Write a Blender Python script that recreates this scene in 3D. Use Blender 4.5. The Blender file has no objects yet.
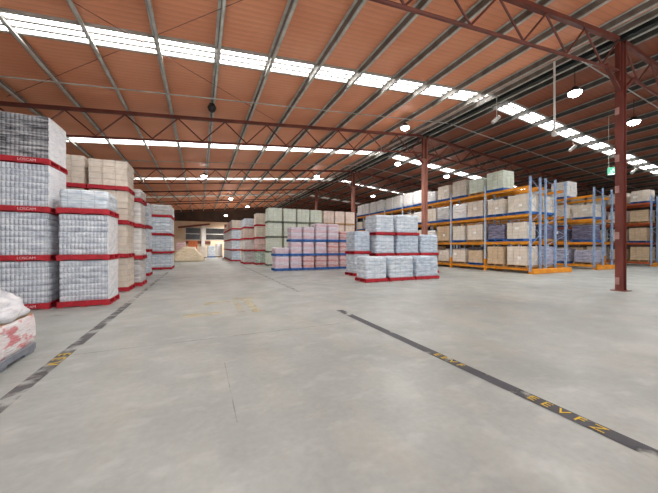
import bpy, math, random
from mathutils import Vector, noise

random.seed(7)
SC = bpy.context.scene
COL = SC.collection
PI = math.pi

# ------------------------------------------------------------------ helpers
def S(r, g, b):
    def f(c):
        c /= 255.0
        return c / 12.92 if c <= 0.04045 else ((c + 0.055) / 1.055) ** 2.4
    return (f(r), f(g), f(b), 1.0)

class MB:
    def __init__(self):
        self.v, self.f = [], []
    def box(self, x0, x1, y0, y1, z0, z1):
        n = len(self.v)
        self.v += [(x0,y0,z0),(x1,y0,z0),(x1,y1,z0),(x0,y1,z0),(x0,y0,z1),(x1,y0,z1),(x1,y1,z1),(x0,y1,z1)]
        self.f += [tuple(n+i for i in q) for q in ((0,3,2,1),(4,5,6,7),(0,1,5,4),(1,2,6,5),(2,3,7,6),(3,0,4,7))]
        return self
    def cbox(self, x0, x1, y0, y1, z0, z1, c=0.008):
        """box with chamfered vertical and top edges"""
        a = [(x0+c,y0),(x1-c,y0),(x1,y0+c),(x1,y1-c),(x1-c,y1),(x0+c,y1),(x0,y1-c),(x0,y0+c)]
        cx, cy = (x0+x1)/2, (y0+y1)/2
        def sh(p, k):
            return (p[0] + (k if p[0] < cx else -k), p[1] + (k if p[1] < cy else -k))
        rings = [[(p[0],p[1],z0) for p in a], [(p[0],p[1],z1-c) for p in a], [sh(p,c)+(z1,) for p in a]]
        return self.rings(rings)
    def rings(self, rings, cap=True):
        n = len(self.v); m = len(rings[0])
        for r in rings: self.v += r
        for k in range(len(rings)-1):
            for i in range(m):
                j = (i+1) % m
                self.f.append((n+k*m+i, n+k*m+j, n+(k+1)*m+j, n+(k+1)*m+i))
        if cap:
            self.f.append(tuple(n+i for i in reversed(range(m))))
            b = n+(len(rings)-1)*m
            self.f.append(tuple(b+i for i in range(m)))
        return self
    def bar(self, p, q, w, h=None, seg=4):
        """prism between two points; seg 4 = rectangular, else round"""
        h = h or w
        p, q = Vector(p), Vector(q)
        d = (q-p).normalized()
        up = Vector((0,0,1)) if abs(d.z) < 0.98 else Vector((0,1,0))
        s = d.cross(up).normalized(); u = s.cross(d).normalized()
        if seg == 4:
            o = [(-w/2,-h/2),(w/2,-h/2),(w/2,h/2),(-w/2,h/2)]
        else:
            o = [(w/2*math.cos(2*PI*i/seg), h/2*math.sin(2*PI*i/seg)) for i in range(seg)]
        r = [[tuple(c + s*a + u*b) for a, b in o] for c in (p, q)]
        return self.rings(r)
    def lathe(self, prof, cx, cy, seg=20):
        return self.rings([[(cx+r*math.cos(2*PI*i/seg), cy+r*math.sin(2*PI*i/seg), z) for i in range(seg)] for r, z in prof])
    def mesh(self, name, mat, smooth=False):
        me = bpy.data.meshes.new(name)
        me.from_pydata(self.v, [], self.f)
        if mat: me.materials.append(mat)
        if smooth:
            for p in me.polygons: p.use_smooth = True
        me.update()
        return me

def obj(name, me, parent=None, loc=(0,0,0)):
    if isinstance(me, tuple): me = me[0].mesh(name, me[1])
    o = bpy.data.objects.new(name, me)
    COL.objects.link(o); o.location = loc
    if parent is not None: o.parent = parent
    return o
def tag(o, label, cat, group=None, kind=None):
    o['label'] = label; o['category'] = cat
    if group: o['group'] = group
    if kind: o['kind'] = kind
    return o
def thing(name, label, cat, loc=(0,0,0), group=None, kind=None):
    o = bpy.data.objects.new(name, None); COL.objects.link(o); o.location = loc
    o.empty_display_size = 0.2
    return tag(o, label, cat, group, kind)
def struct(name, mb, mat, loc=(0,0,0)):
    o = obj(name, mb.mesh(name, mat), None, loc); o['kind'] = 'structure'
    return o

# ------------------------------------------------------------------ materials
def newmat(name):
    m = bpy.data.materials.new(name); m.use_nodes = True
    nt = m.node_tree; nt.nodes.clear()
    out = nt.nodes.new('ShaderNodeOutputMaterial')
    b = nt.nodes.new('ShaderNodeBsdfPrincipled')
    nt.links.new(b.outputs[0], out.inputs[0])
    return m, nt, b
def N(nt, typ, **kw):
    n = nt.nodes.new(typ)
    for k, v in kw.items():
        if k.startswith('i_'): n.inputs[k[2:].replace('_', ' ')].default_value = v
        else: setattr(n, k, v)
    return n
def mixc(nt, fac, a, b, mode='MIX'):
    n = nt.nodes.new('ShaderNodeMix'); n.data_type = 'RGBA'; n.blend_type = mode
    for sock, v in ((n.inputs['Factor'], fac), (n.inputs[6], a), (n.inputs[7], b)):
        if isinstance(v, (int, float)): sock.default_value = v
        elif isinstance(v, tuple): sock.default_value = v
        else: nt.links.new(v, sock)
    return n.outputs[2]
def coords(nt, scale=(1,1,1), rnd=False):
    tc = N(nt, 'ShaderNodeTexCoord'); mp = N(nt, 'ShaderNodeMapping')
    mp.inputs['Scale'].default_value = scale
    nt.links.new(tc.outputs['Object'], mp.inputs['Vector'])
    if rnd:
        oi = N(nt, 'ShaderNodeObjectInfo'); ml = N(nt, 'ShaderNodeMath', operation='MULTIPLY'); ml.inputs[1].default_value = 40
        nt.links.new(oi.outputs['Random'], ml.inputs[0]); nt.links.new(ml.outputs[0], mp.inputs['Location'])
    return mp.outputs[0]
def noisef(nt, vec, scale, lo=0.35, hi=0.65, detail=3):
    n = N(nt, 'ShaderNodeTexNoise'); n.inputs['Scale'].default_value = scale; n.inputs['Detail'].default_value = detail
    nt.links.new(vec, n.inputs['Vector'])
    r = N(nt, 'ShaderNodeMapRange'); r.inputs[1].default_value = lo; r.inputs[2].default_value = hi
    nt.links.new(n.outputs[0], r.inputs[0])
    return r.outputs[0]
def bump(nt, b, h, dist=0.01, st=0.5):
    n = N(nt, 'ShaderNodeBump'); n.inputs['Distance'].default_value = dist; n.inputs['Strength'].default_value = st
    nt.links.new(h, n.inputs['Height']); nt.links.new(n.outputs[0], b.inputs['Normal'])

def plain(name, c, c2=None, rough=0.6, scale=3.0, metal=0.0, stretch=(1,1,1), spec=0.4):
    m, nt, b = newmat(name)
    c2 = c2 or tuple(x*0.78 for x in c[:3]) + (1,)
    f = noisef(nt, coords(nt, stretch, True), scale)
    nt.links.new(mixc(nt, f, c, c2), b.inputs['Base Color'])
    b.inputs['Roughness'].default_value = rough; b.inputs['Metallic'].default_value = metal
    b.inputs['Specular IOR Level'].default_value = spec
    return m
def emis(name, c, s, rim=None):
    m, nt, b = newmat(name)
    f = noisef(nt, coords(nt), 1.5)
    col = mixc(nt, f, c, tuple(x*0.9 for x in c[:3]) + (1,))
    nt.links.new(col, b.inputs['Base Color']); nt.links.new(col, b.inputs['Emission Color'])
    b.inputs['Emission Strength'].default_value = s; b.inputs['Roughness'].default_value = 0.4
    return m
def gridlines(nt, col, bw, bh, dark=0.55, mort=0.012, fac=0.7):
    """printed pack pattern: darker seams between packs on every upright face"""
    tc = N(nt, 'ShaderNodeTexCoord'); sp = N(nt, 'ShaderNodeSeparateXYZ'); cb = N(nt, 'ShaderNodeCombineXYZ')
    ad = N(nt, 'ShaderNodeMath', operation='ADD')
    nt.links.new(tc.outputs['Object'], sp.inputs[0])
    nt.links.new(sp.outputs[0], ad.inputs[0]); nt.links.new(sp.outputs[1], ad.inputs[1])
    nt.links.new(ad.outputs[0], cb.inputs[0]); nt.links.new(sp.outputs[2], cb.inputs[1])
    br = N(nt, 'ShaderNodeTexBrick'); br.offset = 0.0
    br.inputs['Scale'].default_value = 1.0; br.inputs['Brick Width'].default_value = bw; br.inputs['Row Height'].default_value = bh
    br.inputs['Mortar Size'].default_value = mort; br.inputs['Mortar Smooth'].default_value = 0.6
    br.inputs['Color1'].default_value = (1,1,1,1); br.inputs['Color2'].default_value = (0.86,0.87,0.9,1)
    br.inputs['Mortar'].default_value = (dark,dark,dark*1.03,1)
    nt.links.new(cb.outputs[0], br.inputs['Vector'])
    return mixc(nt, fac, col, br.outputs[0], 'MULTIPLY')
def wrapmat(name, c1, c2, streak=(0.8,0.8,0.82,1), amount=0.5, rough=0.28, stripes=None, marks=None, grid=None):
    """stretch-wrapped goods: blotchy goods colour under horizontal film streaks"""
    m, nt, b = newmat(name)
    f1 = noisef(nt, coords(nt, (1,1,3), True), 4.0, 0.35, 0.65, 4)
    col = mixc(nt, f1, c1, c2)
    if stripes:
        tc = N(nt, 'ShaderNodeTexCoord')
        w = N(nt, 'ShaderNodeTexWave', wave_type='BANDS', bands_direction='Z'); w.inputs['Scale'].default_value = stripes[1]
        w.inputs['Distortion'].default_value = stripes[2]; w.inputs['Detail'].default_value = 2
        nt.links.new(tc.outputs['Object'], w.inputs['Vector'])
        r = N(nt, 'ShaderNodeMapRange'); r.inputs[1].default_value = 0.55; r.inputs[2].default_value = 0.8; r.inputs[4].default_value = 0.75
        nt.links.new(w.outputs[1], r.inputs[0])
        col = mixc(nt, r.outputs[0], col, stripes[0])
    if grid: col = gridlines(nt, col, *grid)
    if marks:
        fm = noisef(nt, coords(nt, (1.2,1.2,3.2), True), 3.2, 0.52, 0.6, 5)
        mk = N(nt, 'ShaderNodeMath', operation='MULTIPLY'); mk.inputs[1].default_value = 0.75
        nt.links.new(fm, mk.inputs[0]); col = mixc(nt, mk.outputs[0], col, marks)
    f2 = noisef(nt, coords(nt, (0.7,0.7,9), True), 2.2, 0.5, 0.72, 4)
    ml = N(nt, 'ShaderNodeMath', operation='MULTIPLY'); ml.inputs[1].default_value = amount
    nt.links.new(f2, ml.inputs[0])
    col = mixc(nt, ml.outputs[0], col, streak)
    nt.links.new(col, b.inputs['Base Color'])
    b.inputs['Roughness'].default_value = rough
    f3 = noisef(nt, coords(nt, (1,1,4), True), 9.0, 0.2, 0.8, 3)
    bump(nt, b, f3, 0.02, 0.5)
    return m
def cartonmat(name, c1, c2, grid=(0.33, 0.19, 0.6, 0.012, 0.6)):
    m, nt, b = newmat(name)
    tc = N(nt, 'ShaderNodeTexCoord'); oi = N(nt, 'ShaderNodeObjectInfo')
    v = N(nt, 'ShaderNodeTexVoronoi'); v.inputs['Scale'].default_value = 2.6
    ad = N(nt, 'ShaderNodeVectorMath', operation='ADD')
    nt.links.new(tc.outputs['Object'], ad.inputs[0]); nt.links.new(oi.outputs['Random'], ad.inputs[1])
    nt.links.new(ad.outputs[0], v.inputs['Vector'])
    sp = N(nt, 'ShaderNodeSeparateColor'); nt.links.new(v.outputs['Color'], sp.inputs[0])
    col = mixc(nt, sp.outputs[0], c1, c2)
    f = noisef(nt, coords(nt, (1,1,1), True), 7.0, 0.35, 0.75, 4)
    col = mixc(nt, f, col, tuple(x*0.8 for x in c1[:3]) + (1,))
    col = gridlines(nt, col, *grid)
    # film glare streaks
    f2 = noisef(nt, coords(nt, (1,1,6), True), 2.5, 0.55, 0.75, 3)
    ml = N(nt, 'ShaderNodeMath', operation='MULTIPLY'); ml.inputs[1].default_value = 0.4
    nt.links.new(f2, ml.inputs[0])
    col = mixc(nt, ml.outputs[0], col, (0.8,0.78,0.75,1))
    nt.links.new(col, b.inputs['Base Color']); b.inputs['Roughness'].default_value = 0.5
    return m

# concrete floor
def floor_mat():
    m, nt, b = newmat('polished_concrete')
    v = coords(nt)
    def part(f, k):
        ml = N(nt, 'ShaderNodeMath', operation='MULTIPLY'); ml.inputs[1].default_value = k
        nt.links.new(f, ml.inputs[0]); return ml.outputs[0]
    a = noisef(nt, v, 0.3, 0.35, 0.65, 5)
    c = noisef(nt, v, 1.3, 0.38, 0.66, 7)
    d = noisef(nt, v, 16, 0.3, 0.75, 6)
    e = noisef(nt, coords(nt, (1.0, 1.6, 1)), 2.6, 0.54, 0.72, 8)
    g = noisef(nt, coords(nt, (2.2, 1.0, 1)), 0.8, 0.5, 0.75, 6)
    col = mixc(nt, a, S(174,179,174), S(150,155,151))
    col = mixc(nt, part(c, 0.42), col, S(142,145,142))
    col = mixc(nt, part(d, 0.30), col, S(128,129,126))
    col = mixc(nt, part(e, 0.22), col, S(214,217,214))
    col = mixc(nt, part(g, 0.25), col, S(192,184,166))
    nt.links.new(col, b.inputs['Base Color'])
    r = N(nt, 'ShaderNodeMapRange'); r.inputs[3].default_value = 0.33; r.inputs[4].default_value = 0.52
    nt.links.new(c, r.inputs[0]); nt.links.new(r.outputs[0], b.inputs['Roughness'])
    b.inputs['Specular IOR Level'].default_value = 0.45
    bump(nt, b, d, 0.004, 0.25)
    return m
def worn_paint(name, c, thr=(0.4, 0.55), scale=6, alpha=0.9):
    m, nt, b = newmat(name)
    out = nt.nodes['Material Output']
    t = N(nt, 'ShaderNodeBsdfTransparent'); mx = N(nt, 'ShaderNodeMixShader')
    f = noisef(nt, coords(nt), scale, thr[0], thr[1], 6)
    ml = N(nt, 'ShaderNodeMath', operation='MULTIPLY'); ml.inputs[1].default_value = alpha
    nt.links.new(f, ml.inputs[0]); nt.links.new(ml.outputs[0], mx.inputs[0])
    nt.links.new(t.outputs[0], mx.inputs[1]); nt.links.new(b.outputs[0], mx.inputs[2]); nt.links.new(mx.outputs[0], out.inputs[0])
    f2 = noisef(nt, coords(nt), 3)
    nt.links.new(mixc(nt, f2, c, tuple(x*0.75 for x in c[:3]) + (1,)), b.inputs['Base Color'])
    b.inputs['Roughness'].default_value = 0.55
    return m
def roof_mat(ca, cb, cc):
    m, nt, b = newmat('terracotta_roof_lining')
    v = coords(nt)
    f = noisef(nt, v, 0.5, 0.3, 0.7, 4)
    col = mixc(nt, f, ca, cb)
    w = N(nt, 'ShaderNodeTexWave', wave_type='BANDS', bands_direction='Y'); w.inputs['Scale'].default_value = 1.6
    nt.links.new(v, w.inputs['Vector'])
    r = N(nt, 'ShaderNodeMapRange'); r.inputs[1].default_value = 0.85; r.inputs[2].default_value = 1.0; r.inputs[4].default_value = 0.25
    nt.links.new(w.outputs[1], r.inputs[0])
    col = mixc(nt, r.outputs[0], col, cc)
    nt.links.new(col, b.inputs['Base Color']); b.inputs['Roughness'].default_value = 0.55
    bump(nt, b, w.outputs[1], 0.02, 0.3)
    return m

M = {}
M['floor'] = floor_mat()
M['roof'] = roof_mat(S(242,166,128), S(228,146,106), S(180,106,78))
M['roofshade'] = roof_mat(S(150,84,58), S(124,68,46), S(88,50,36))  # rack-side slope: dimmer light there painted in as a darker lining
M['wall'] = plain('dark_cladding', S(84,66,54), S(66,52,44), 0.7, 1.2)
M['cream'] = plain('cream_panel', S(222,200,172), S(212,186,154), 0.6, 0.8)
M['darkglass'] = plain('dark_window_glass', S(40,38,38), S(62,58,55), 0.15, 1.0)
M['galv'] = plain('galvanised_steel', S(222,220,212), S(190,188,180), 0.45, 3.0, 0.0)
M['galvshade'] = plain('shaded_galvanised_steel', S(168,164,156), S(140,137,130), 0.5, 3.0)  # rack-side purlins: the dimmer light painted in as darker steel
M['webshade'] = plain('shaded_purlin_web_steel', S(128,122,114), S(100,95,88), 0.5, 3.0)  # webs darker than flanges: their shadow side painted into the colour
M['webdark'] = plain('shaded_web_steel', S(80,76,70), S(62,58,54), 0.5, 3.0)  # rack-side webs, the same shadow painted darker still
M['ridge'] = plain('dark_ridge_steel', S(40,46,44), S(28,32,32), 0.5)
M['redsteel'] = plain('red_oxide_steel', S(114,57,45), S(92,45,36), 0.5, 2.0)
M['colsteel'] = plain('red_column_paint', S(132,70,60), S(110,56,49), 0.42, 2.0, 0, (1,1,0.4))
M['colhaze'] = plain('hazed_red_column_paint', S(176,122,106), S(150,98,84), 0.45, 2.0, 0, (1,1,0.4))  # farther columns: distance haze painted in as a paler red
M['patch'] = plain('pale_tape', S(190,150,144), S(168,128,122), 0.6)
M['sky'] = emis('bright_translucent_sheet', (0.97,0.99,1.0,1), 10.5)
M['skydim'] = emis('grimy_translucent_sheet', (1.0,0.96,0.9,1), 1.2)
M['rail'] = plain('skylight_rail', S(190,186,178), S(160,156,150), 0.5)
M['lens'] = emis('lamp_lens', (1.0,0.99,0.97,1), 30.0)
M['lamp'] = plain('lamp_housing', S(60,60,60), S(40,40,40), 0.4, 3, 0.4)
M['white'] = plain('white_painted_metal', S(225,222,216), S(205,202,196), 0.45)
M['rackblue'] = plain('rack_blue_steel', S(168,190,220), S(132,160,202), 0.4, 4, 0.1)
M['rackpale'] = plain('rack_pale_steel', S(206,212,222), S(176,186,204), 0.4, 4, 0.1)
M['rackorange'] = plain('rack_orange_steel', S(240,160,44), S(222,136,28), 0.42, 3)
M['rackrust'] = plain('rack_dark_orange_steel', S(176,84,40), S(150,66,32), 0.45, 3)
M['palred'] = plain('red_pallet_paint', S(192,38,52), S(166,28,42), 0.55, 6)
M['palblue'] = plain('blue_pallet_paint', S(60,114,186), S(42,90,160), 0.55, 6)
M['palgreen'] = plain('grey_green_pallet', S(120,128,112), S(96,104,92), 0.6, 6)
M['palwood'] = plain('bare_pallet_timber', S(188,150,106), S(150,116,78), 0.7, 8, 0, (6,1,1))
M['palgrey'] = plain('grey_plastic_pallet', S(138,142,152), S(112,116,126), 0.5, 6)
M['dark'] = plain('dark_gap', S(40,36,34), S(30,28,26), 0.8)
M['yellow'] = worn_paint('worn_yellow_paint', S(228,190,40), (0.3,0.42), 22, 0.95)
M['faint'] = worn_paint('faded_yellow_paint', S(240,214,128), (0.34,0.7), 3, 0.42)
M['joint'] = worn_paint('dark_floor_joint', S(120,118,114), (0.35,0.65), 4, 0.42)  # thin dark line along joints in the concrete
M['line'] = worn_paint('worn_dark_line_paint', S(74,74,80), (0.36,0.48), 3.2, 0.92)
M['lineworn'] = worn_paint('scuffed_dark_line_paint', S(96,94,98), (0.36,0.6), 4.5, 0.78)
M['linefar'] = worn_paint('faded_dark_line_paint', S(92,90,92), (0.45,0.62), 5, 0.6)
M['film'] = wrapmat('white_film_sheet', S(244,245,247), S(226,229,236), (0.95,0.95,0.97,1), 0.6, 0.2)
M['paper'] = plain('paper_label', S(244,242,238), S(230,228,224), 0.6)
M['stencil'] = plain('pale_stencil_paint', S(235,205,205), S(225,180,180), 0.6)
M['green_sign'] = emis('green_sign_face', S(60,140,110), 0.15)
M['white_sign'] = emis('white_sign_face', S(235,245,240), 0.6)
# goods
G = {}
G['bottle'] = wrapmat('silver_bottles', S(226,231,238), S(184,190,204), (0.9,0.91,0.94,1), 0.45, 0.25, grid=(0.075,0.144,0.45,0.009,0.6))
G['bottledark'] = wrapmat('dark_bottles', S(170,170,174), S(84,84,90), (0.86,0.86,0.88,1), 0.75, 0.22, grid=(0.075, 0.144, 0.4, 0.014, 0.6))
G['bluewhite'] = wrapmat('blue_white_wrap', S(230,238,244), S(186,200,214), (0.88,0.89,0.92,1), 0.5, grid=(0.27, 0.12, 0.5, 0.012, 0.55))
G['bluegrey'] = wrapmat('blue_grey_wrap', S(214,226,236), S(166,182,202), (0.86,0.88,0.92,1), 0.45, grid=(0.27, 0.12, 0.5, 0.012, 0.55))
G['white'] = wrapmat('white_wrap', S(238,235,230), S(218,214,210), (0.9,0.9,0.9,1), 0.5, grid=(0.4, 0.15, 0.55, 0.012, 0.5))
G['grey'] = wrapmat('grey_wrap', S(216,213,210), S(178,175,174), (0.88,0.88,0.88,1), 0.5, grid=(0.4, 0.15, 0.55, 0.012, 0.5))
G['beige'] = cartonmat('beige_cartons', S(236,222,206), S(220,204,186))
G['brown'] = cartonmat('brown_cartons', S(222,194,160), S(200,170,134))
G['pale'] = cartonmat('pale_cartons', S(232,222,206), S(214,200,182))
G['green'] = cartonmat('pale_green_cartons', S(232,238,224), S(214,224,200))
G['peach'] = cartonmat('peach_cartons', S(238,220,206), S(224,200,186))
G['pink'] = wrapmat('pink_white_wrap', S(232,224,234), S(216,202,216), (0.9,0.86,0.88,1), 0.5, 0.3, (S(222,180,190), 0.9, 3.0), grid=(0.3, 0.15, 0.6, 0.012, 0.5))
G['rose'] = wrapmat('rose_wrap', S(234,212,214), S(218,182,182), (0.88,0.8,0.8,1), 0.4, 0.3, (S(212,134,126), 1.1, 3.0), grid=(0.3, 0.15, 0.6, 0.012, 0.5))
G['purple'] = wrapmat('dark_violet_wrap', S(112,108,132), S(76,72,94), (0.6,0.6,0.7,1), 0.4)
G['lilac'] = wrapmat('lilac_grey_wrap', S(196,194,212), S(150,148,172), (0.86,0.86,0.9,1), 0.5, grid=(0.3, 0.2, 0.5, 0.015, 0.6))
G['stripe'] = wrapmat('green_white_wrap', S(226,230,224), S(150,184,160), (0.85,0.88,0.86,1), 0.2, grid=(0.15, 0.5, 0.5, 0.02, 0.7))
G['redwhite'] = wrapmat('red_white_wrap', S(232,222,216), S(222,196,190), (0.9,0.88,0.86,1), 0.3, 0.3, (S(206,96,92), 2.6, 1.0), grid=(0.22, 0.26, 0.6, 0.015, 0.6))
G['bags'] = wrapmat('red_printed_white_bags', S(242,238,238), S(234,220,222), (0.93,0.93,0.94,1), 0.25, 0.3, None, S(216,70,84))
G['film'] = wrapmat('crumpled_clear_film', S(240,241,245), S(206,208,216), (0.95,0.95,0.97,1), 0.7, 0.15)
G['tarp'] = wrapmat('cream_dust_sheet', S(222,206,176), S(196,178,146), (0.85,0.8,0.7,1), 0.3, 0.6)
G['orange'] = cartonmat('orange_cartons', S(232,130,70), S(206,104,52))
M['wraplight'] = wrapmat('cream_wrap', S(236,228,216), S(214,204,190))

# ------------------------------------------------------------------ loads
MC = {}
def rrect(w, d, r, n):
    """rounded-rectangle outline, counter-clockwise, n points per straight side"""
    pts = []
    cs = [(w/2-r, -d/2+r, -PI/2), (w/2-r, d/2-r, 0), (-w/2+r, d/2-r, PI/2), (-w/2+r, -d/2+r, PI)]
    for k in range(4):
        cx, cy, a0 = cs[k]
        arc = [(cx+r*math.cos(a0+PI/2*i/4), cy+r*math.sin(a0+PI/2*i/4)) for i in range(5)]
        pts += arc
        nx, ny, na = cs[(k+1) % 4]
        q = (nx+r*math.cos(na), ny+r*math.sin(na)); p = arc[-1]
        pts += [(p[0]+(q[0]-p[0])*i/n, p[1]+(q[1]-p[1])*i/n) for i in range(1, n)]
    return pts
def scallop(w, d, pitch, k=5):
    """outline of a block of upright round bottles"""
    pts = []; r = pitch/2
    nx = max(2, round(w/pitch)); ny = max(2, round(d/pitch))
    def side(ax, ay, bx, by, n, nxv, nyv):
        for i in range(n):
            for j in range(k):
                t = (i + j/k)/n
                h = math.sqrt(max(0.0, 1-(2*(j/k)-1)**2))*r*0.5 - r*0.5
                pts.append((ax+(bx-ax)*t + nxv*h, ay+(by-ay)*t + nyv*h))
    a, b = w/2, d/2
    side(-a,-b, a,-b, nx, 0,-1); side(a,-b, a,b, ny, 1,0); side(a,b,-a,b, nx, 0,1); side(-a,b,-a,-b, ny, -1,0)
    return pts

def goods_mesh(kind, w, d, h, mat, var):
    key = ('g', kind, round(w,2), round(d,2), round(h,2), mat, var)
    if key in MC: return MC[key]
    rnd = random.Random(hash((kind, mat, var)) & 0xffff if False else (len(kind)*31 + var*7 + int(h*100)))
    mb = MB()
    if kind == 'bottle':
        nl = max(2, round(h/0.15)); lh = h/nl
        base = scallop(w, d, 0.075)
        rings = []
        for i in range(nl):
            jx, jy = rnd.uniform(-.006,.006), rnd.uniform(-.006,.006)
            for t, s in ((0.0,0.972),(0.06,0.995),(0.7,0.995),(0.86,0.982),(0.95,0.97)):
                rings.append([(x*s+jx, y*s+jy, (i+t)*lh) for x, y in base])
        rings.append([(x*0.94, y*0.94, h) for x, y in base])
        mb.rings(rings); sm = True
    elif kind == 'wrap':
        nl = max(2, round(h/0.2)); lh = h/nl
        base = rrect(w, d, 0.09, 9)
        rings = []
        for i in range(nl):
            for t, s in ((0.0,0.97),(0.12,0.995),(0.5,1.0),(0.88,0.992)):
                z = (i+t)*lh
                ring = []
                for x, y in base:
                    e = 1 + 0.035*noise.noise((x*3+var*5, y*3, z*4+var))
                    tp = 1 - 0.05*max(0, (z/h-0.8)/0.2)**2
                    ring.append((x*s*e*tp, y*s*e*tp, z))
                rings.append(ring)
        rings.append([(x*0.93, y*0.93, h-0.01) for x, y in base])
        rings.append([(x*0.7, y*0.7, h) for x, y in base])
        mb.rings(rings); sm = True
    elif kind == 'carton':
        nx = max(2, round(w/0.36)); ny = max(2, round(d/0.36)); nz = max(2, round(h/0.19))
        cw, cd, ch = w/nx, d/ny, h/nz
        mb.box(-w/2+.03, w/2-.03, -d/2+.03, d/2-.03, 0, h-.02)
        for k in range(nz):
            for i in range(nx):
                for j in range(ny):
                    if 0 < i < nx-1 and 0 < j < ny-1 and k < nz-1: continue
                    dx, dy = rnd.uniform(-.012,.012), rnd.uniform(-.012,.012)
                    x0, y0 = -w/2+i*cw, -d/2+j*cd
                    mb.cbox(x0+.006+dx, x0+cw-.006+dx, y0+.006+dy, y0+cd-.006+dy, k*ch+.004, (k+1)*ch-.004)
        sm = False
    elif kind == 'tall':                # two upright wrapped units side by side
        for s in (-1, 1):
            base = rrect(w/2-.05, d, 0.05, 6)
            rings = []
            for i in range(9):
                t = i/8
                rings.append([(x*(1+.02*noise.noise((x*4,y*4,t*6+var*3)))*(1-.04*t**4)+s*w/4, y*(1-.03*t**4), h*t*(1 if s < 0 else 0.97)) for x, y in base])
            mb.rings(rings)
        sm = True
    me = mb.mesh('goods', G[mat])
    if sm:
        for p in me.polygons: p.use_smooth = len(p.vertices) == 4
    MC[key] = me
    return me
PH = 0.14
def pallet_mesh(w, d, mat):
    key = ('p', round(w,2), round(d,2), mat)
    if key in MC: return MC[key]
    mb = MB()
    n = 7
    for i in range(n):                                   # top deck boards run front to back
        x0 = -w/2 + i*w/n
        mb.box(x0, x0+w/n-0.018, -d/2, d/2, PH-0.022, PH)
    for y in (-d/2, -0.04, d/2-0.08):                    # stringers run side to side
        mb.box(-w/2, w/2, y, y+0.08, 0.02, PH-0.022)
    for x in (-w/2, -0.06, w/2-0.12):
        mb.box(x, x+0.12, -d/2, d/2, 0, 0.02)
    MC[key] = mb.mesh('pallet', M[mat])
    return MC[key]

def text_mesh(txt, size, mat, depth=0.002):
    key = ('t', txt, size, mat)
    if key in MC: return MC[key]
    c = bpy.data.curves.new('lettering', 'FONT'); c.body = txt; c.size = size; c.extrude = depth
    c.align_x = 'CENTER'; c.align_y = 'CENTER'
    o = bpy.data.objects.new('lettering', c)
    COL.objects.link(o)
    bpy.context.view_layer.update()
    me = bpy.data.meshes.new_from_object(o.evaluated_get(bpy.context.evaluated_depsgraph_get()))
    bpy.data.objects.remove(o)
    me.materials.clear(); me.materials.append(M[mat])
    MC[key] = me
    return me

LOADN = [0]
WORDS = {'bottle':'silver bottles','bottledark':'dark-capped bottles','bluewhite':'blue-white goods','bluegrey':'blue-grey goods','white':'white goods',
 'grey':'pale grey goods','beige':'beige cartons','brown':'brown cartons','pale':'cream cartons','green':'pale green cartons','peach':'peach cartons',
 'pink':'pink and white goods','rose':'rose goods','purple':'dark violet goods','lilac':'lilac-grey goods','stripe':'green-striped goods','redwhite':'red-striped goods',
 'bags':'printed bags','orange':'orange cartons'}
def load(kind, mat, x0, x1, y0, y1, z, h, pal, where, group, stencil=False, var=None, yaw=0.0, film=False, slip=None):
    """one wrapped pallet of goods: pallet + goods"""
    w, d = x1-x0, y1-y0
    LOADN[0] += 1
    var = LOADN[0] % 3 if var is None else var
    pname = {'palred':'red','palblue':'blue','palgreen':'grey-green','palwood':'timber','palgrey':'grey'}[pal]
    lab = f"{WORDS[mat]} on {pname} pallet, {where}"
    if len(lab.split()) > 15: lab = f"{WORDS[mat]} pallet, {where}"
    t = thing('pallet_load', lab, 'pallet load', ((x0+x1)/2, (y0+y1)/2, z), group)
    t.rotation_euler.z = yaw
    p = obj('pallet', pallet_mesh(w, d, pal), t)
    gap = 0.03
    obj('goods', goods_mesh(kind, w-gap*2, d-gap*2, h-PH-0.004, mat, var), t, (0, 0, PH))
    if film:
        key = ('film', round(w,2), round(d,2), round(h,2))
        if key not in MC:
            mb = MB(); rr = []
            for i in range(14):
                tt = i/13
                rr.append([(w/2-gap+.004+k+.012*noise.noise((tt*9,y*7,k)), y, (h-PH-.01)*tt) for k, y in ((0,-d/2+.05),(.006,-d/4),(.008,0),(.006,d/4),(0,d/2-.05),(-.02,d/2-.05),(-.02,-d/2+.05))])
            MC[key] = mb.rings(rr).mesh('film', M['film'], False)
        obj('film', MC[key], t, (0,0,PH))
    if slip:
        yy, zz, ww, hh = slip
        key = ('slip', round(ww,2), round(hh,2))
        if key not in MC: MC[key] = MB().box(-.004,0,-ww/2,ww/2,-hh/2,hh/2).mesh('shipping_label', M['paper'])
        obj('shipping_label', MC[key], t, (-w/2+gap-.014, yy, PH+zz))
    if stencil:
        s = obj('stencil', text_mesh('LOSCAM', 0.085, 'stencil'), p, (0.12, -d/2-0.003, 0.072)); s.rotation_euler = (PI/2, 0, 0)
    return t

ORD = ['ground', 'second', 'third', 'fourth', 'fifth']
def stack(mats, x0, x1, y0, y1, hs, pal, where, group, kinds='wrap', stencil=False, film=()):
    """tiers of pallet loads; each tier rests on the one below"""
    z = 0.0
    for i, h in enumerate(hs):
        mt = mats[i] if isinstance(mats, (list, tuple)) else mats
        k = kinds[i] if isinstance(kinds, (list, tuple)) else kinds
        if mt in ('beige','brown','pale','green','peach','orange'): k = 'carton' if k == 'wrap' else k
        jx, jy = (random.uniform(-.012,.012), random.uniform(-.012,.012)) if i else (0, 0)
        load(k, mt, x0+jx, x1+jx, y0+jy, y1+jy, z, h, pal, f"{ORD[i]} tier of {where}", group, stencil, film=i in film)
        z += h + 0.001

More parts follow.
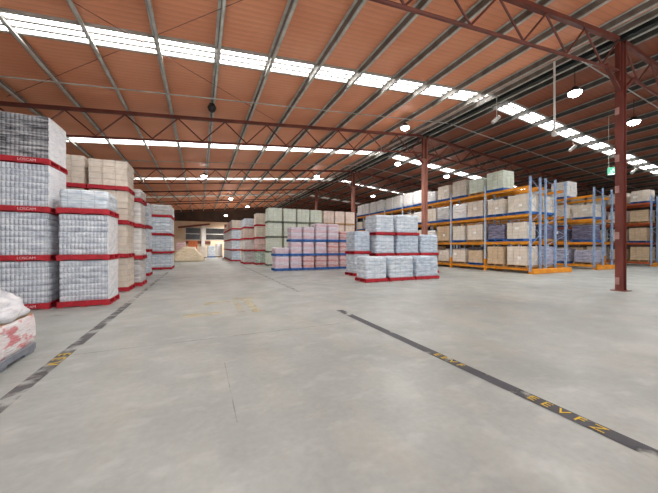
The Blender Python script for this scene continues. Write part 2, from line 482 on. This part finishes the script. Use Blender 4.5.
# ------------------------------------------------------------------ the shell
XL, XR, YF, YB, RX, RH, SL = -10.0, 40.0, -7.0, 53.0, 13.1, 8.85, 0.091
def roofz(x): return RH - SL*abs(x-RX)
struct('floor', MB().box(XL, XR, YF, YB, -0.3, 0), M['floor'])
for (xa, xb, mt) in ((XL, RX, 'roof'), (RX, XR, 'roofshade')):
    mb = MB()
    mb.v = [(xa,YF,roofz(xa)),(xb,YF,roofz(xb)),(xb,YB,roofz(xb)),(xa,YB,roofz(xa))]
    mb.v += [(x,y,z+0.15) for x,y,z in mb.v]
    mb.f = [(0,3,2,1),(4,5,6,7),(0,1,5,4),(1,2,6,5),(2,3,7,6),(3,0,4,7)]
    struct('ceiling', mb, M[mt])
struct('wall_left', MB().box(XL-0.2, XL, YF, YB, 0, roofz(XL)), M['wall'])
struct('wall_right', MB().box(XR, XR+0.2, YF, YB, 0, roofz(XR)), M['wall'])
mb = MB(); mb.box(XL, XR, YB, YB+0.2, 0, 6.3)
n = len(mb.v); mb.v += [(XL,YB,6.3),(XR,YB,6.3),(XR,YB,roofz(XR)+.1),(RX,YB,RH+.1),(XL,YB,roofz(XL)+.1)]; mb.f.append(tuple(range(n,n+5)))
struct('wall_back', mb, M['wall'])
# unseen wall behind the camera: door openings invented to let daylight in
mb = MB().box(XL, XR, YF-0.2, YF, 5.6, 6.6)
for x in (XL, 1.0): mb.box(x, x+0.6, YF-0.2, YF, 0, 5.6)
mb.box(15.0, XR, YF-0.2, YF, 0, 5.6)  # solid stretch put in to keep daylight off the rack side
struct('wall_front', mb, M['wall'])

# purlins along the building
def zsec(x, d=0.24):
    s = -1 if x < RX else 1
    z = roofz(x)-0.005
    mb = MB()
    mb.box(-0.012, 0.012, YF+.1, YB-.1, -d, 0)
    mb.box(-0.012, 0.085, YF+.1, YB-.1, -d, -d+0.02)
    mb.box(-0.085, 0.012, YF+.1, YB-.1, -0.02-0.02, -0.02)
    mb.box(0.065, 0.085, YF+.1, YB-.1, -d, -d+0.05)
    return mb, z
px = []
x = 0.5
while x > XL+0.3: px.append(x); x -= 1.65
x = 2.15
while x < RX-0.6: px.append(x); x += 1.65
x = RX+0.75
while x < XR-0.3: px.append(x); x += 1.65
px = sorted(px)
pmesh = zsec(0)[0].mesh('purlin', M['galv']); pdark = zsec(0)[0].mesh('purlin', M['galvshade'])
for me, mm in ((pmesh, M['webshade']), (pdark, M['webdark'])):
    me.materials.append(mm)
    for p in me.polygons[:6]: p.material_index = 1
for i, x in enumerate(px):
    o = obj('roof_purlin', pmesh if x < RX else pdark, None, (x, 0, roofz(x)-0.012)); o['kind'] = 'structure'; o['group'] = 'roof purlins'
for s in (-1, 1):
    o = obj('roof_purlin', pmesh, None, (RX+s*0.32, 0, roofz(RX+s*0.32)-0.012)); o['kind'] = 'structure'; o['group'] = 'roof purlins'
struct('ridge_beam', MB().box(RX-0.07, RX+0.07, YF+.1, YB-.1, RH-0.34, RH-0.02), M['ridge'])

# skylight strips
k = 0
for yc in (0.8, 10.12, 19.3, 28.8, 38.75):
    for (xa, xb) in ((XL+.1, RX-.45), (RX+.45, XR-.1)):
        k += 1
        t = bpy.data.objects.new(f'window_{k}', None); COL.objects.link(t); t['kind'] = 'structure'
        sk = 'skydim' if yc > 32 else 'sky'
        for (o0, o1) in ((-0.40, -0.24), (-0.13, 0.05), (0.14, 0.32)):
            mb = MB()
            mb.v = [(xa,yc+o0,roofz(xa)-.03),(xb,yc+o0,roofz(xb)-.03),(xb,yc+o1,roofz(xb)-.03),(xa,yc+o1,roofz(xa)-.03)]
            mb.v += [(a,b,c+.025) for a,b,c in mb.v]
            mb.f = [(0,3,2,1),(4,5,6,7),(0,1,5,4),(1,2,6,5),(2,3,7,6),(3,0,4,7)]
            obj('pane', mb.mesh('pane', M[sk]), t)
        for o0 in (-0.45, -0.185, 0.095, 0.37):
            mb = MB().bar((xa,yc+o0,roofz(xa)-.035),(xb,yc+o0,roofz(xb)-.04), 0.085, 0.07)
            obj('rail', mb.mesh('rail', M['rail']), t)

# ------------------------------------------------------------------ trusses, columns
TY = (5.1, 14.6, 24.1, 33.6, 43.1)
TN = ['in front of the first column', 'at the second column', 'at the third column', 'beyond the third column', 'farthest down the hall']
D0 = 0.30
def zt(x): return roofz(x) - 0.33
def truss(yc, xa, xb, label):
    t = thing('roof_truss', label, 'roof truss', ((xa+xb)/2, yc, 0), 'sloping roof trusses')
    ox, oy = (xa+xb)/2, yc
    P = lambda x, z: (x-ox, 0, z)
    dep = 1.06
    obj('top_chord', MB().bar(P(xa, zt(xa)), P(xb, zt(xb)), 0.13, 0.13).mesh('top_chord', M['redsteel']), t)
    obj('bottom_chord', MB().bar(P(xa, zt(xa)-dep), P(xb, zt(xb)-dep), 0.09, 0.09, 8).mesh('bottom_chord', M['redsteel']), t)
    step = 0.985; n = int(abs(xb-xa)/step)
    start = xb if abs(xb-RX) < 0.5 else xa
    sg = -1 if start == xb else 1
    pts = []
    for i in range(n+1):
        x = start + sg*step*i
        pts.append(P(x, zt(x) - (0.06 if i % 2 == 0 else dep-0.05)))
    for a, b in zip(pts, pts[1:]):
        obj('web_bar', MB().bar(a, b, 0.06, 0.06, 6).mesh('web_bar', M['redsteel']), t)
for y, nm in zip(TY, TN):
    truss(y, XL+0.05, RX-0.2, f"red steel lattice truss on the long roof slope, {nm}")
    truss(y, RX+0.2, XR-0.05, f"red steel lattice truss on the rack-side roof slope, {nm}")
for y, nm in zip(TY[:4], ['foremost red steel column with pale tape patches, standing free on the floor',
                      'red steel column rising behind the blue-white pallet block',
                      'red steel column beside the peach carton stacks',
                      'distant red steel column behind the green carton stacks']):
    c = thing('steel_column', nm, 'column', (RX, y, 0), None, 'thing')
    top = roofz(RX)-0.45
    mb = MB()
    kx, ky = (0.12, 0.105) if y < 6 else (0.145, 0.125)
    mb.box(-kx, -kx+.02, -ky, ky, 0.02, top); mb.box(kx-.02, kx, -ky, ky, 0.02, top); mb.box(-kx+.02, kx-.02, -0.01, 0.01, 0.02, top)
    obj('shaft', mb.mesh('shaft', M['colsteel' if y < 6 else 'colhaze']), c)
    obj('base_plate', MB().box(-0.22,0.22,-0.2,0.2,0,0.02).mesh('base_plate', M['colsteel']), c)
    # gusset bracket under the trusses
    mb = MB()
    mb.bar((-kx,0,top-1.6),(-0.95,0,zt(RX-.95)-0.98), 0.1, 0.1); mb.bar((kx,0,top-1.6),(0.95,0,zt(RX+.95)-0.98), 0.1, 0.1)
    mb.box(-0.2,0.2,-0.05,0.05,top-1.3,top)
    obj('bracket', mb.mesh('bracket', M['redsteel']), c)
    if y < 6:
        for z in (6.1, 4.5, 3.44, 1.87, 0.33):
            obj('tape_patch', MB().box(-kx-.004,-kx,-0.01,ky,z-0.12,z+0.12).mesh('tape_patch', M['patch']), c)

# bracing rods, conduits
for (a, b, dz, lb) in (((-6.4,14.4),(3.4,5.2),.14,'thin dark roof bracing rod slanting toward the first truss'), ((-6.4,5.2),(3.4,14.4),.2,'thin dark roof bracing rod crossing the other rod')):
    o = obj('bracing_rod', MB().bar((a[0],a[1],roofz(a[0])-dz),(b[0],b[1],roofz(b[0])-dz),0.016,0.016,6).mesh('bracing_rod', M['redsteel']))
    tag(o, lb, 'bracing rod')
for y, nm in ((6.3,'ahead of the first skylight strip'),(12.6,'beyond the first skylight strip'),(22.3,'beyond the second skylight strip')):
    t = thing('hanging_conduit', f"pale conduit pipe under the purlins, {nm}", 'pipe', (RX, y, 0), 'conduits under the roof')
    for xa, xb in ((XL+.1, RX), (RX, XR-.1)):
        obj('pipe_run', MB().bar((xa-RX,0,roofz(xa)-.277),(xb-RX,0,roofz(xb)-.277),0.045,0.045,8).mesh('pipe_run', M['rail']), t)

# ------------------------------------------------------------------ lamps
def high_bay(x, y, z, label, power=500, glow='lens', r=0.24):
    t = thing('hanging_lamp', label, 'lamp', (x, y, z), 'high bay lamps')
    mb = MB().lathe([(0.05,0.20),(0.10,0.19),(0.14,0.10),(r,0.05),(r,0.0),(r-0.02,-0.01)], 0, 0, 20)
    obj('housing', mb.mesh('housing', M['lamp']), t)
    obj('lens', MB().lathe([(r-0.02,-0.012),(r-0.03,-0.08),(r-0.09,-0.14),(0.04,-0.165)], 0, 0, 20).mesh('lens', M[glow]), t)
    top = roofz(x)-0.02-z
    obj('rod', MB().bar((0,0,0.19),(0,0,max(top,0.25)),0.025,0.025,6).mesh('rod', M['lamp']), t)
    if power:
        l = bpy.data.lights.new('lamp_light', 'SPOT'); l.energy = power; l.spot_size = 2.6; l.spot_blend = 0.8; l.shadow_soft_size = 0.25; l.color = (1.0,0.98,0.95)
        lo = bpy.data.objects.new('lamp_light', l); COL.objects.link(lo); lo.parent = t; lo.location = (0,0,-0.4)
    return t
for x, y, z, lb in ((13.55,6.65,7.6,'bright round lamp just off the ridge, ahead of the first column'),
    (18.4,6.7,7.3,'bright round lamp just past the foremost red column'),
    (10.3,13.0,8.05,'bright round lamp near the truss at the second column'),
    (14.5,19.2,8.15,'bright round lamp between the second and third columns'),
    (19.7,19.2,7.65,'bright round lamp over the long orange rack'),
    (0.3,25.4,7.15,'bright round lamp over the open aisle'),
    (10.0,25.5,8.1,'bright round lamp above the green carton stacks'),
    (3.5,38.0,7.44,'small distant lamp above the aisle end'),
    (6.4,44.2,7.4,'small distant lamp above the blue-white row'),
    (3.8,49.5,6.5,'farthest small lamp before the end wall'),
    (0.3,6.7,7.1,'added unseen lamp over the aisle just above the bottle stacks'),  # out-of-view lamp added to brighten the aisle faces of the stacks
    (25.0,6.7,7.0,'lamp over the rack with dark lower beams'),
    (19.0,30.0,7.6,'lamp over the far end of the long orange rack')):
    high_bay(x, y, z, lb, 500 if y < 35 else 2000)
high_bay(0.45, 13.0, 7.2, 'small unlit dark lamp hanging under the conduit above the aisle', 0, 'lamp', 0.17)
# hanging white pole and little spot heads
t = thing('hanging_pole', 'long white pole hanging from the roof ahead of the first column', 'pole', (12.3, 6.7, 5.85))
obj('pole', MB().bar((0,0,0.0),(0,0,roofz(12.3)-.27-5.85),0.07,0.07,10).mesh('pole', M['white']), t)
obj('end_box', MB().cbox(-0.08,0.08,-0.06,0.06,-0.16,0.0,0.01).mesh('end_box', M['white']), t)
for x, y, z, lb in ((12.9,9.5,7.55,'white spot head hanging by the ridge under the skylight'),(19.2,9.5,7.05,'white spot head hanging under the rack-side skylight'),(26.2,9.5,6.5,'small white spot head seen just past the red column')):
    t = thing('spot_head', lb, 'spotlight', (x, y, z), 'hanging spot heads')
    obj('can', MB().bar((-0.16,0.1,-0.16),(0.12,-0.05,0.12),0.17,0.17,12).mesh('can', M['white']), t)
    obj('hanger', MB().bar((0,0,0.05),(0,0,roofz(x)-.03-z),0.03,0.03,6).mesh('hanger', M['rail']), t)
# exit sign
ex, ey, ez = 19.45, 7.75, 5.38
t = thing('exit_sign', 'green exit sign hanging beside the foremost red column', 'sign', (ex, ey, ez))
t.rotation_euler.z = math.radians(-58)
obj('sign_box', MB().cbox(-0.34,0.34,-0.04,0.04,-0.2,0.2,0.01).mesh('sign_box', M['green_sign']), t)
mb = MB()
mb.box(-0.30,-0.06,-0.046,-0.041,-0.19,-0.15)
mb.lathe([(0.0,0),(0,0)],0,0,3) if False else None
mb.bar((-0.14,-0.044,0.02),(-0.19,-0.044,-0.06),0.05,0.01); mb.bar((-0.19,-0.044,-0.06),(-0.12,-0.044,-0.13),0.03,0.01)
mb.bar((-0.19,-0.044,-0.06),(-0.27,-0.044,-0.10),0.03,0.01); mb.bar((-0.15,-0.044,0.02),(-0.24,-0.044,0.0),0.025,0.01)
mb.bar((-0.13,-0.044,0.02),(-0.06,-0.044,-0.03),0.025,0.01); mb.box(-0.135,-0.085,-0.046,-0.041,0.04,0.09)
mb.box(0.02,0.28,-0.046,-0.041,-0.02,0.03); mb.bar((0.28,-0.044,0.005),(0.18,-0.044,0.09),0.04,0.01); mb.bar((0.28,-0.044,0.005),(0.18,-0.044,-0.08),0.04,0.01)
obj('pictogram', mb.mesh('pictogram', M['white_sign']), t)
for sx in (-0.28, 0.28):
    obj('hanger_rod', MB().bar((sx,0,0.2),(sx,0,roofz(ex)-.04-ez),0.02,0.02,6).mesh('hanger_rod', M['rail']), t)

# ------------------------------------------------------------------ floor markings
def flat(name, mat, x0, x1, y0, y1, z=0.003):
    mb = MB(); mb.v = [(x0,y0,z),(x1,y0,z),(x1,y1,z),(x0,y1,z)]; mb.f = [(0,1,2,3)]
    o = obj(name, mb.mesh(name, M[mat])); o['kind'] = 'structure'
    return o
flat('floor_marking', 'line', 2.92, 3.08, -2.0, 6.2)
flat('floor_marking', 'linefar', 2.94, 3.06, 9.2, 24.0)
flat('floor_marking', 'lineworn', -1.80, -1.64, 1.0, 9.2)
flat('floor_marking', 'linefar', -1.80, -1.66, 9.2, 19.5)
def letters(txt, x, y, rz, size):
    o = obj('floor_lettering', text_mesh(txt, size, 'yellow', 0.0005), None, (x, y, 0.006)); o.rotation_euler.z = rz
    o.scale = (1.15, 1.0, 1.0); o['kind'] = 'structure'
letters('E E V F Z', 3.0, 1.56, -PI/2, 0.14)
letters('E E V F', 3.0, 2.9, -PI/2, 0.14)
letters('E E V', -1.72, 5.0, -PI/2, 0.19)
for (x0, x1, y0, y1) in ((0.1,0.75,8.1,8.5),(0.85,1.45,8.5,8.9),(0.8,0.95,6.9,8.4),(1.1,1.3,6.8,8.4),(-0.35,0.5,6.85,7.15)):
    flat('floor_marking', 'faint', x0, x1, y0, y1)
for (x0, x1, y0, y1) in ((-1.6,2.9,5.12,5.145),(0.285,0.295,2.6,4.0),(-9,12,14.6,14.63),(3.1,16,9.3,9.33)):
    flat('floor_joint', 'joint', x0, x1, y0, y1, 0.002)

# ------------------------------------------------------------------ stacks along the aisle
T = 1.155
g1 = 'silver bottle pallets at the aisle front'
stack(['bottle','bottle','bottle','bottledark'], -4.38, -3.31, 9.15, 10.22, [T]*4, 'palred', 'the tall front bottle stack', g1, 'bottle', True, (2,3))
stack(['bottle','bottle','bluewhite'], -3.18, -2.13, 9.15, 10.2, [T,T,0.62], 'palred', 'the lower front stack at the aisle edge', g1, ['bottle','bottle','wrap'], False, (0,1))
g2 = 'beige carton pallets behind the bottle stacks'
stack('beige', -3.29, -2.18, 11.65, 12.75, [1.12]*3+[0.98], 'palred', 'the beige stack behind the lower front stack', g2)
stack('beige', -4.46, -3.35, 11.65, 12.75, [1.12]*3+[1.03], 'palred', 'the beige stack behind the tall bottle stack', g2)
g3 = 'pale wrapped pallets down the aisle'
stack(['grey','white','white','grey'], -3.1, -2.0, 12.95, 14.1, [1.02,1.2,0.96,0.5], 'palred', 'the white stack next after the beige stack', g3)
stack(['bluewhite']*3, -3.45, -2.35, 17.3, 18.4, [1.22,1.22,1.3], 'palred', 'the half-hidden stack before the last one', g3)
stack(['bluewhite','bluewhite','bluewhite','grey'], -2.95, -1.69, 21.7, 22.8, [1.04,1.18,1.19,0.82], 'palred', 'the last stack past the bottles', g3)
stack(['bluewhite']*4, -2.95, -1.69, 22.95, 24.05, [1.04,1.18,1.19,0.82], 'palred', 'the stack directly behind the last aisle stack', g3)

# rows across the aisle
g4 = 'blue-white pallet row at the far aisle edge'
BN = ['head','second row place','third row place','fourth row place','fifth row place','sixth row place','seventh row place','tail']
for i in range(8):
    y = 31.0 + i*1.35
    stack(['bluegrey','bluewhite','bluewhite',['pale','bluewhite','orange','white'][i % 4]], 2.9, 3.85, y, y+1.2, [1.08,1.05,1.1,0.95 if i < 5 else 0.6], 'palred',
          f'the {BN[i]} of the far blue-white row', g4)
g5 = 'pallets around the peach and grey corner'
stack(['grey','white','peach','bluewhite'], 3.42, 4.47, 25.6, 26.7, [1.1,1.0,0.95,0.85], 'palred', 'the stack just before the blue-white row', g5)
stack(['grey','white','grey','bluewhite'], 3.42, 4.47, 27.0, 28.1, [1.1,1.0,0.95,0.85], 'palred', 'the stack second before the blue-white row', g5)
stack(['stripe','redwhite','beige','beige'], 4.17, 5.05, 24.2, 25.3, [1.1,1.05,1.02,1.05], 'palred', 'the narrow beige-topped stack by the green block', g5)
g6 = 'pale green carton block'
xs = [4.72, 5.95, 7.08, 8.2, 9.3]
NM = ['outer', 'second', 'third', 'inner']
for i in range(4):
    stack('green', xs[i]+.03, xs[i+1]-.03, 22.4, 23.5, [1.02,1.16,1.16,1.15], 'palgreen', f'the {NM[i]} column of the green block', g6)
g7 = 'peach carton block beside the green block'
xs = [9.36, 10.4, 11.4, 12.4]
for i, nm in enumerate(('first','middle','last')):
    stack('peach', xs[i]+.03, xs[i+1]-.03, 22.4, 23.5, [1.02,1.16,1.16,1.14], 'palwood', f'the {nm} peach column after the green block', g7)
g8 = 'pink goods on blue pallets'
xs = [4.15, 5.14, 5.97, 6.82, 7.7, 8.57, 9.4]
NM = ['low end', 'second', 'third', 'fourth', 'fifth', 'last']
hs = [[.91,.53],[.91,.9,.92],[.91,.9,.95],[.91,.9,1.2],[.91,.9,1.2],[.91,.9,.72]]
mt = [['pink','pink'],['pink']*3,['rose','pink','pink'],['rose','pink','pink'],['rose','rose','pink'],['rose','rose','rose']]
for i in range(6):
    stack(mt[i], xs[i]+.02, xs[i+1]-.02, 17.65, 18.6, hs[i], 'palblue', f'the {NM[i]} column of the pink block', g8)
g9 = 'blue-white pallets in the centre block'
stack('bluewhite', 6.28, 7.38, 10.45, 11.4, [1.07], 'palred', 'the front centre row, aisle end', g9)
stack('bluewhite', 7.48, 8.81, 10.45, 11.4, [1.07], 'palred', 'the front centre row, middle', g9)
stack('bluegrey', 8.92, 10.26, 10.45, 11.4, [1.07], 'palred', 'the front centre row, rack end', g9)
stack(['bluewhite','bluewhite','bluewhite'], 8.2, 9.38, 12.65, 13.85, [1.01,1.09,1.04], 'palred', 'the three-tier centre stack aisle side', g9)
stack(['bluegrey','bluegrey','bluewhite'], 9.5, 11.0, 12.65, 13.85, [1.01,1.09,1.1], 'palred', 'the three-tier centre stack, rack side', g9)
stack(['bluegrey','bluegrey'], 11.1, 12.4, 12.65, 13.85, [1.01,1.16], 'palred', 'the centre stack by the second column', g9)
stack(['bluewhite','bluegrey'], 7.1, 8.08, 12.95, 14.0, [1.12,1.17], 'palred', 'the rear stack of the centre block', g9)

# ------------------------------------------------------------------ racks
LV = [0.31, 1.80, 3.32, 4.86]
BAY = 2.76
postm = {}
def rack(x0, x1, y0, nb, label, post='rackblue', beam='rackorange', extra=None, top=5.35):
    t = thing('pallet_rack', label, 'pallet rack', ((x0+x1)/2, y0, 0), 'orange and blue pallet racks')
    cx = (x0+x1)/2; hw = (x1-x0)/2
    P = 0.045
    for i in range(nb+1):
        y = i*BAY
        for s in (-1, 1):
            xx = s*(hw-P)
            u = obj('upright', MB().box(xx-P, xx+P, y-P, y+P, 0.0, top).mesh('upright', M[post if i == 0 else 'rackpale']), t)
            obj('foot_guard', MB().box(xx-P-.02, xx+P+.02, y-P-.02, y+P+.02, 0.0, 0.72 if i else 0.12).mesh('foot_guard', M['rackorange']), u)
        mb = MB(); z = 0.3; f = 1
        while z < top-0.7:
            mb.bar((-f*(hw-P), y, z), (f*(hw-P), y, z+0.62), 0.02, 0.02); z += 0.62; f = -f
        obj('frame_brace', mb.mesh('frame_brace', M[post]), t)
        if extra and i < 2:
            u = obj('upright', MB().box(extra-cx-P, extra-cx+P, y-P, y+P, 0.0, top).mesh('upright', M[post]), t)
    bm = MB().box(-0.03, 0.03, P, BAY-P, -0.15, 0).mesh('beam', M[beam])
    for i in range(nb):
        for z in LV:
            for s in (-1, 1):
                obj('beam', bm, t, (s*(hw-0.03), i*BAY, z))
    return t
rows = ['bottom', 'second', 'third', 'top']
PLACE = ['first','second','third','fourth','fifth','sixth','seventh','eighth','ninth','tenth','eleventh','twelfth','thirteenth','fourteenth']
def fill(x0, x1, y0, nb, spec, nm, group, skip=()):
    for li in range(4):
        for j in range(nb*2):
            mt = spec[li][j % len(spec[li])]
            if mt is None or (li, j) in skip: continue
            h = random.uniform(0.92, 1.22)
            kind = 'wrap'
            if isinstance(mt, tuple): mt, kind, h = mt
            if mt in ('beige','brown','pale','green','peach','orange') and kind == 'wrap': kind = 'carton'
            b, q = divmod(j, 2)
            ya = y0 + b*BAY + 0.1 + q*1.3
            pal = random.choice(['palwood','palwood','palblue'])
            if li >= 1 and mt in ('white','bluewhite','pale','grey'): pal = 'palblue'
            w = (x1-x0)
            dl = random.uniform(1.06, 1.2); ya += random.uniform(0, 1.24-dl)
            sl = (random.uniform(-.3,.3), random.uniform(.35,.6), random.uniform(.16,.3), random.uniform(.12,.2)) if random.random() < 0.55 and kind != 'tall' else None
            load(kind, mt, x0-0.06, x1+0.06, ya, ya+dl, LV[li]+0.002, h, pal, f"{rows[li]} level, {PLACE[j]} place along {nm}", group, slip=sl)
rack(16.5, 17.45, 10.2, 7, 'long orange pallet rack facing the floor, pale posts, open end guarded in orange')
TALL = ('white', 'tall', 1.25)
fill(16.5, 17.45, 10.2, 7, [
    ['beige','brown','brown','beige','beige','brown','peach','brown'],
    ['pale','purple','beige','pale','brown','white','beige','pale'],
    ['pale','pale','beige','white',('grey','tall',1.1),'pale','white',('pale','carton',1.0)],
    ['brown' ,('green','carton',1.2),('green','carton',1.05),'pale','beige',('grey','wrap',0.9),TALL,TALL,TALL,TALL,TALL,TALL,TALL,TALL]],
    'the long orange rack', 'pallets on the long orange rack', skip=((3,0),))
rack(17.85, 19.85, 10.2, 4, 'double-deep rack back to back with the long orange rack, blue posts', extra=18.8)
fill(17.95, 18.95, 10.2, 4, [['lilac','brown','beige'],['purple','lilac','beige'],['pale','grey','beige'],[None,None,'pale','beige']], 'the back-to-back rack', 'pallets on the back-to-back rack')
rack(23.3, 25.6, 10.4, 4, 'blue-post rack seen between the long rack and the red column', extra=24.4)
fill(23.4, 24.5, 10.4, 4, [['lilac','lilac','brown'],['purple','purple','beige'],['pale','beige','beige'],[None,('white','carton',1.2),'white','pale']], 'the middle blue rack', 'pallets on the middle blue rack')
rack(31.2, 33.2, 10.4, 4, 'blue-post rack beyond the foremost red column, dark orange beams', beam='rackrust', extra=32.2)
fill(31.3, 32.3, 10.4, 4, [['brown','brown','beige'],['brown','beige','brown'],['brown','peach','brown'],[('beige','carton',1.0),'beige','pale']], 'the rack beyond the red column', 'pallets on the rack beyond the red column')
for x0, x1, y, lb in ((16.4, 19.95, 10.0, 'orange floor guard across the open end of the long rack'), (23.2, 25.9, 10.2, 'orange floor guard at the end of the middle blue rack'), (31.1, 33.4, 10.2, 'orange floor guard at the end of the rack beyond the column')):
    t = thing('end_guard', lb, 'rack guard', ((x0+x1)/2, y, 0), 'orange rack end guards')
    hw = (x1-x0)/2
    obj('rail', MB().cbox(-hw, hw, -0.06, 0.06, 0.02, 0.28, 0.015).mesh('rail', M['rackorange']), t)
    for s in (-1, 1):
        obj('foot', MB().box(s*(hw-0.15)-0.09, s*(hw-0.15)+0.09, -0.09, 0.09, 0, 0.02).mesh('foot', M['rackorange']), t)

# ------------------------------------------------------------------ foreground load of bags
t = thing('bag_load', 'low grey pallet of red-printed white bags with crumpled film on top', 'pallet load', (-2.80, 4.77, 0))
w, d = 1.3, 1.55
mb = MB().cbox(-w/2, w/2, -d/2, d/2, 0.05, 0.14, 0.015)
for yy in (-d/2+.02, -.12, d/2-.26): mb.box(-w/2+.02, w/2-.02, yy, yy+.24, 0, .05)
obj('pallet', mb.mesh('pallet', M['palgrey']), t)
mb = MB()
base = rrect(w+.01, d+.01, 0.05, 14)
rings = []
for i in range(12):
    tt = i/11
    z = 0.14 + 0.40*tt
    rings.append([(x*(1+.02*noise.noise((x*5,y*5,z*9)))*(1-.03*(2*tt-1)**4), y*(1+.02*noise.noise((x*5+9,y*5,z*9)))*(1-.03*(2*tt-1)**4), z) for x, y in base])
mb.rings(rings); me = mb.mesh('bags', G['bags'], True); obj('bags', me, t)
obj('cardboard_sheet', MB().box(-w/2+.02, w/2-.03, -d/2+.02, d/2-.03, 0.541, 0.553).mesh('cardboard_sheet', M['palwood']), t)
mb = MB(); nx = 26
R = []
base = rrect(1.26, 1.5, 0.16, 16)
for i in range(12):
    tt = i/11; s = 1.0 - 0.30*tt**2.5
    R.append([((x*s*(1+.16*noise.noise((x*4,y*4,tt*3+2))))-0.02, y*s*(1+.16*noise.noise((x*4+5,y*4,tt*3))), 0.555+0.38*tt+.09*noise.noise((x*5,y*5,tt*4))*tt) for x, y in base])
for s in (0.5, 0.2): R.append([(x*s-0.02, y*s, 0.97+.06*noise.noise((x*6*s,y*6*s,3))) for x, y in base])
mb.rings(R); obj('crumpled_film', mb.mesh('crumpled_film', G['film'], True), t)

# ------------------------------------------------------------------ the far end
struct('trim_1', MB().box(-9, 12, YB-0.5, YB-0.02, 0, 5.6), M['cream'])
k = 40
for (x0, x1) in ((-2.1, 0.0), (0.9, 4.2)):
    t = bpy.data.objects.new(f'window_{k}', None); COL.objects.link(t); t['kind'] = 'structure'; k += 1
    obj('frame', MB().box(x0-.1, x1+.1, YB-0.56, YB-0.5, 2.55, 4.6).mesh('frame', M['white']), t)
    for z0, z1 in ((2.65, 3.5), (3.62, 4.5)):
        obj('pane', MB().box(x0, x1, YB-0.6, YB-0.56, z0, z1).mesh('pane', M['darkglass']), t)
struct('trim_2', MB().box(0.2, 0.75, YB-0.75, YB-0.5, 0, 4.9), M['white'])
struct('trim_3', MB().bar((-3.2, YB-.7, 4.55), (1.5, YB-.7, 5.2), 0.15, 0.28), M['redsteel'])
struct('trim_4', MB().box(-2.1, 1.6, YB-0.7, YB-0.5, 1.95, 2.4), M['redsteel'])
c = thing('steel_column', 'dark brown post at the far end of the aisle', 'column', (3.3, 43.6, 0), None, 'thing')
obj('shaft', MB().box(-0.17,0.17,-0.15,0.15,0.02,4.6).mesh('shaft', M['redsteel']), c)
obj('base_plate', MB().box(-0.25,0.25,-0.25,0.25,0,0.02).mesh('base_plate', M['redsteel']), c)
# dust-sheeted mound
mb = MB(); R = []
base = rrect(3.0, 2.6, 0.5, 8)
for i in range(9):
    tt = i/8; s = 1 - 0.6*tt**1.7
    R.append([(x*s*(1+.1*noise.noise((x*1.3,y*1.3,tt*2))), y*s, max(0, 1.35*tt + .25*noise.noise((x*1.2,y*1.2,tt*2))*tt)) for x, y in base])
mb.rings(R)
o = obj('covered_mound', mb.mesh('covered_mound', G['tarp'], True), None, (-1.1, 33.2, 0))
tag(o, 'low cream sheeted mound on the floor at the end of the aisle', 'covered pile')
far = 'pallets at the far end of the aisle'
load('wrap', 'bluewhite', 0.9, 1.95, 43.0, 44.1, 0, 1.6, 'palblue', 'far end of the aisle before the end wall', far)
load('wrap', 'white', 2.0, 2.9, 43.6, 44.7, 0, 1.9, 'palwood', 'far end of the aisle beside the brown post', far)
load('wrap', 'rose', -2.9, -1.7, 42.0, 43.1, 0, 2.1, 'palwood', 'far end of the aisle behind the cream mound', far)
load('carton', 'orange', -1.5, -0.3, 44.0, 45.1, 0, 2.3, 'palwood', 'far end under the dark windows', far)
load('carton', 'beige', -0.1, 0.8, 41.0, 42.0, 0, 1.5, 'palwood', 'far end just over the cream mound', far)

# ------------------------------------------------------------------ light, camera
w = bpy.data.worlds.new('World'); SC.world = w; w.use_nodes = True
bg = w.node_tree.nodes['Background']
bg.inputs[0].default_value = (0.93, 0.98, 1.0, 1); bg.inputs[1].default_value = 1.9

cam = bpy.data.cameras.new('camera'); cam.lens = 16.0; cam.sensor_width = 36.0; cam.clip_end = 300
co = bpy.data.objects.new('camera', cam); COL.objects.link(co)
co.location = (0, 0, 1.5); co.rotation_euler = (PI/2, 0, math.radians(-23.8))
SC.camera = co
SC.view_settings.view_transform = 'Standard'
SC.view_settings.look = 'None'
SC.view_settings.exposure = 0.42
SC.cycles.use_denoising = True
SC.cycles.max_bounces = 8; SC.cycles.diffuse_bounces = 5
SC.cycles.sample_clamp_indirect = 6.0
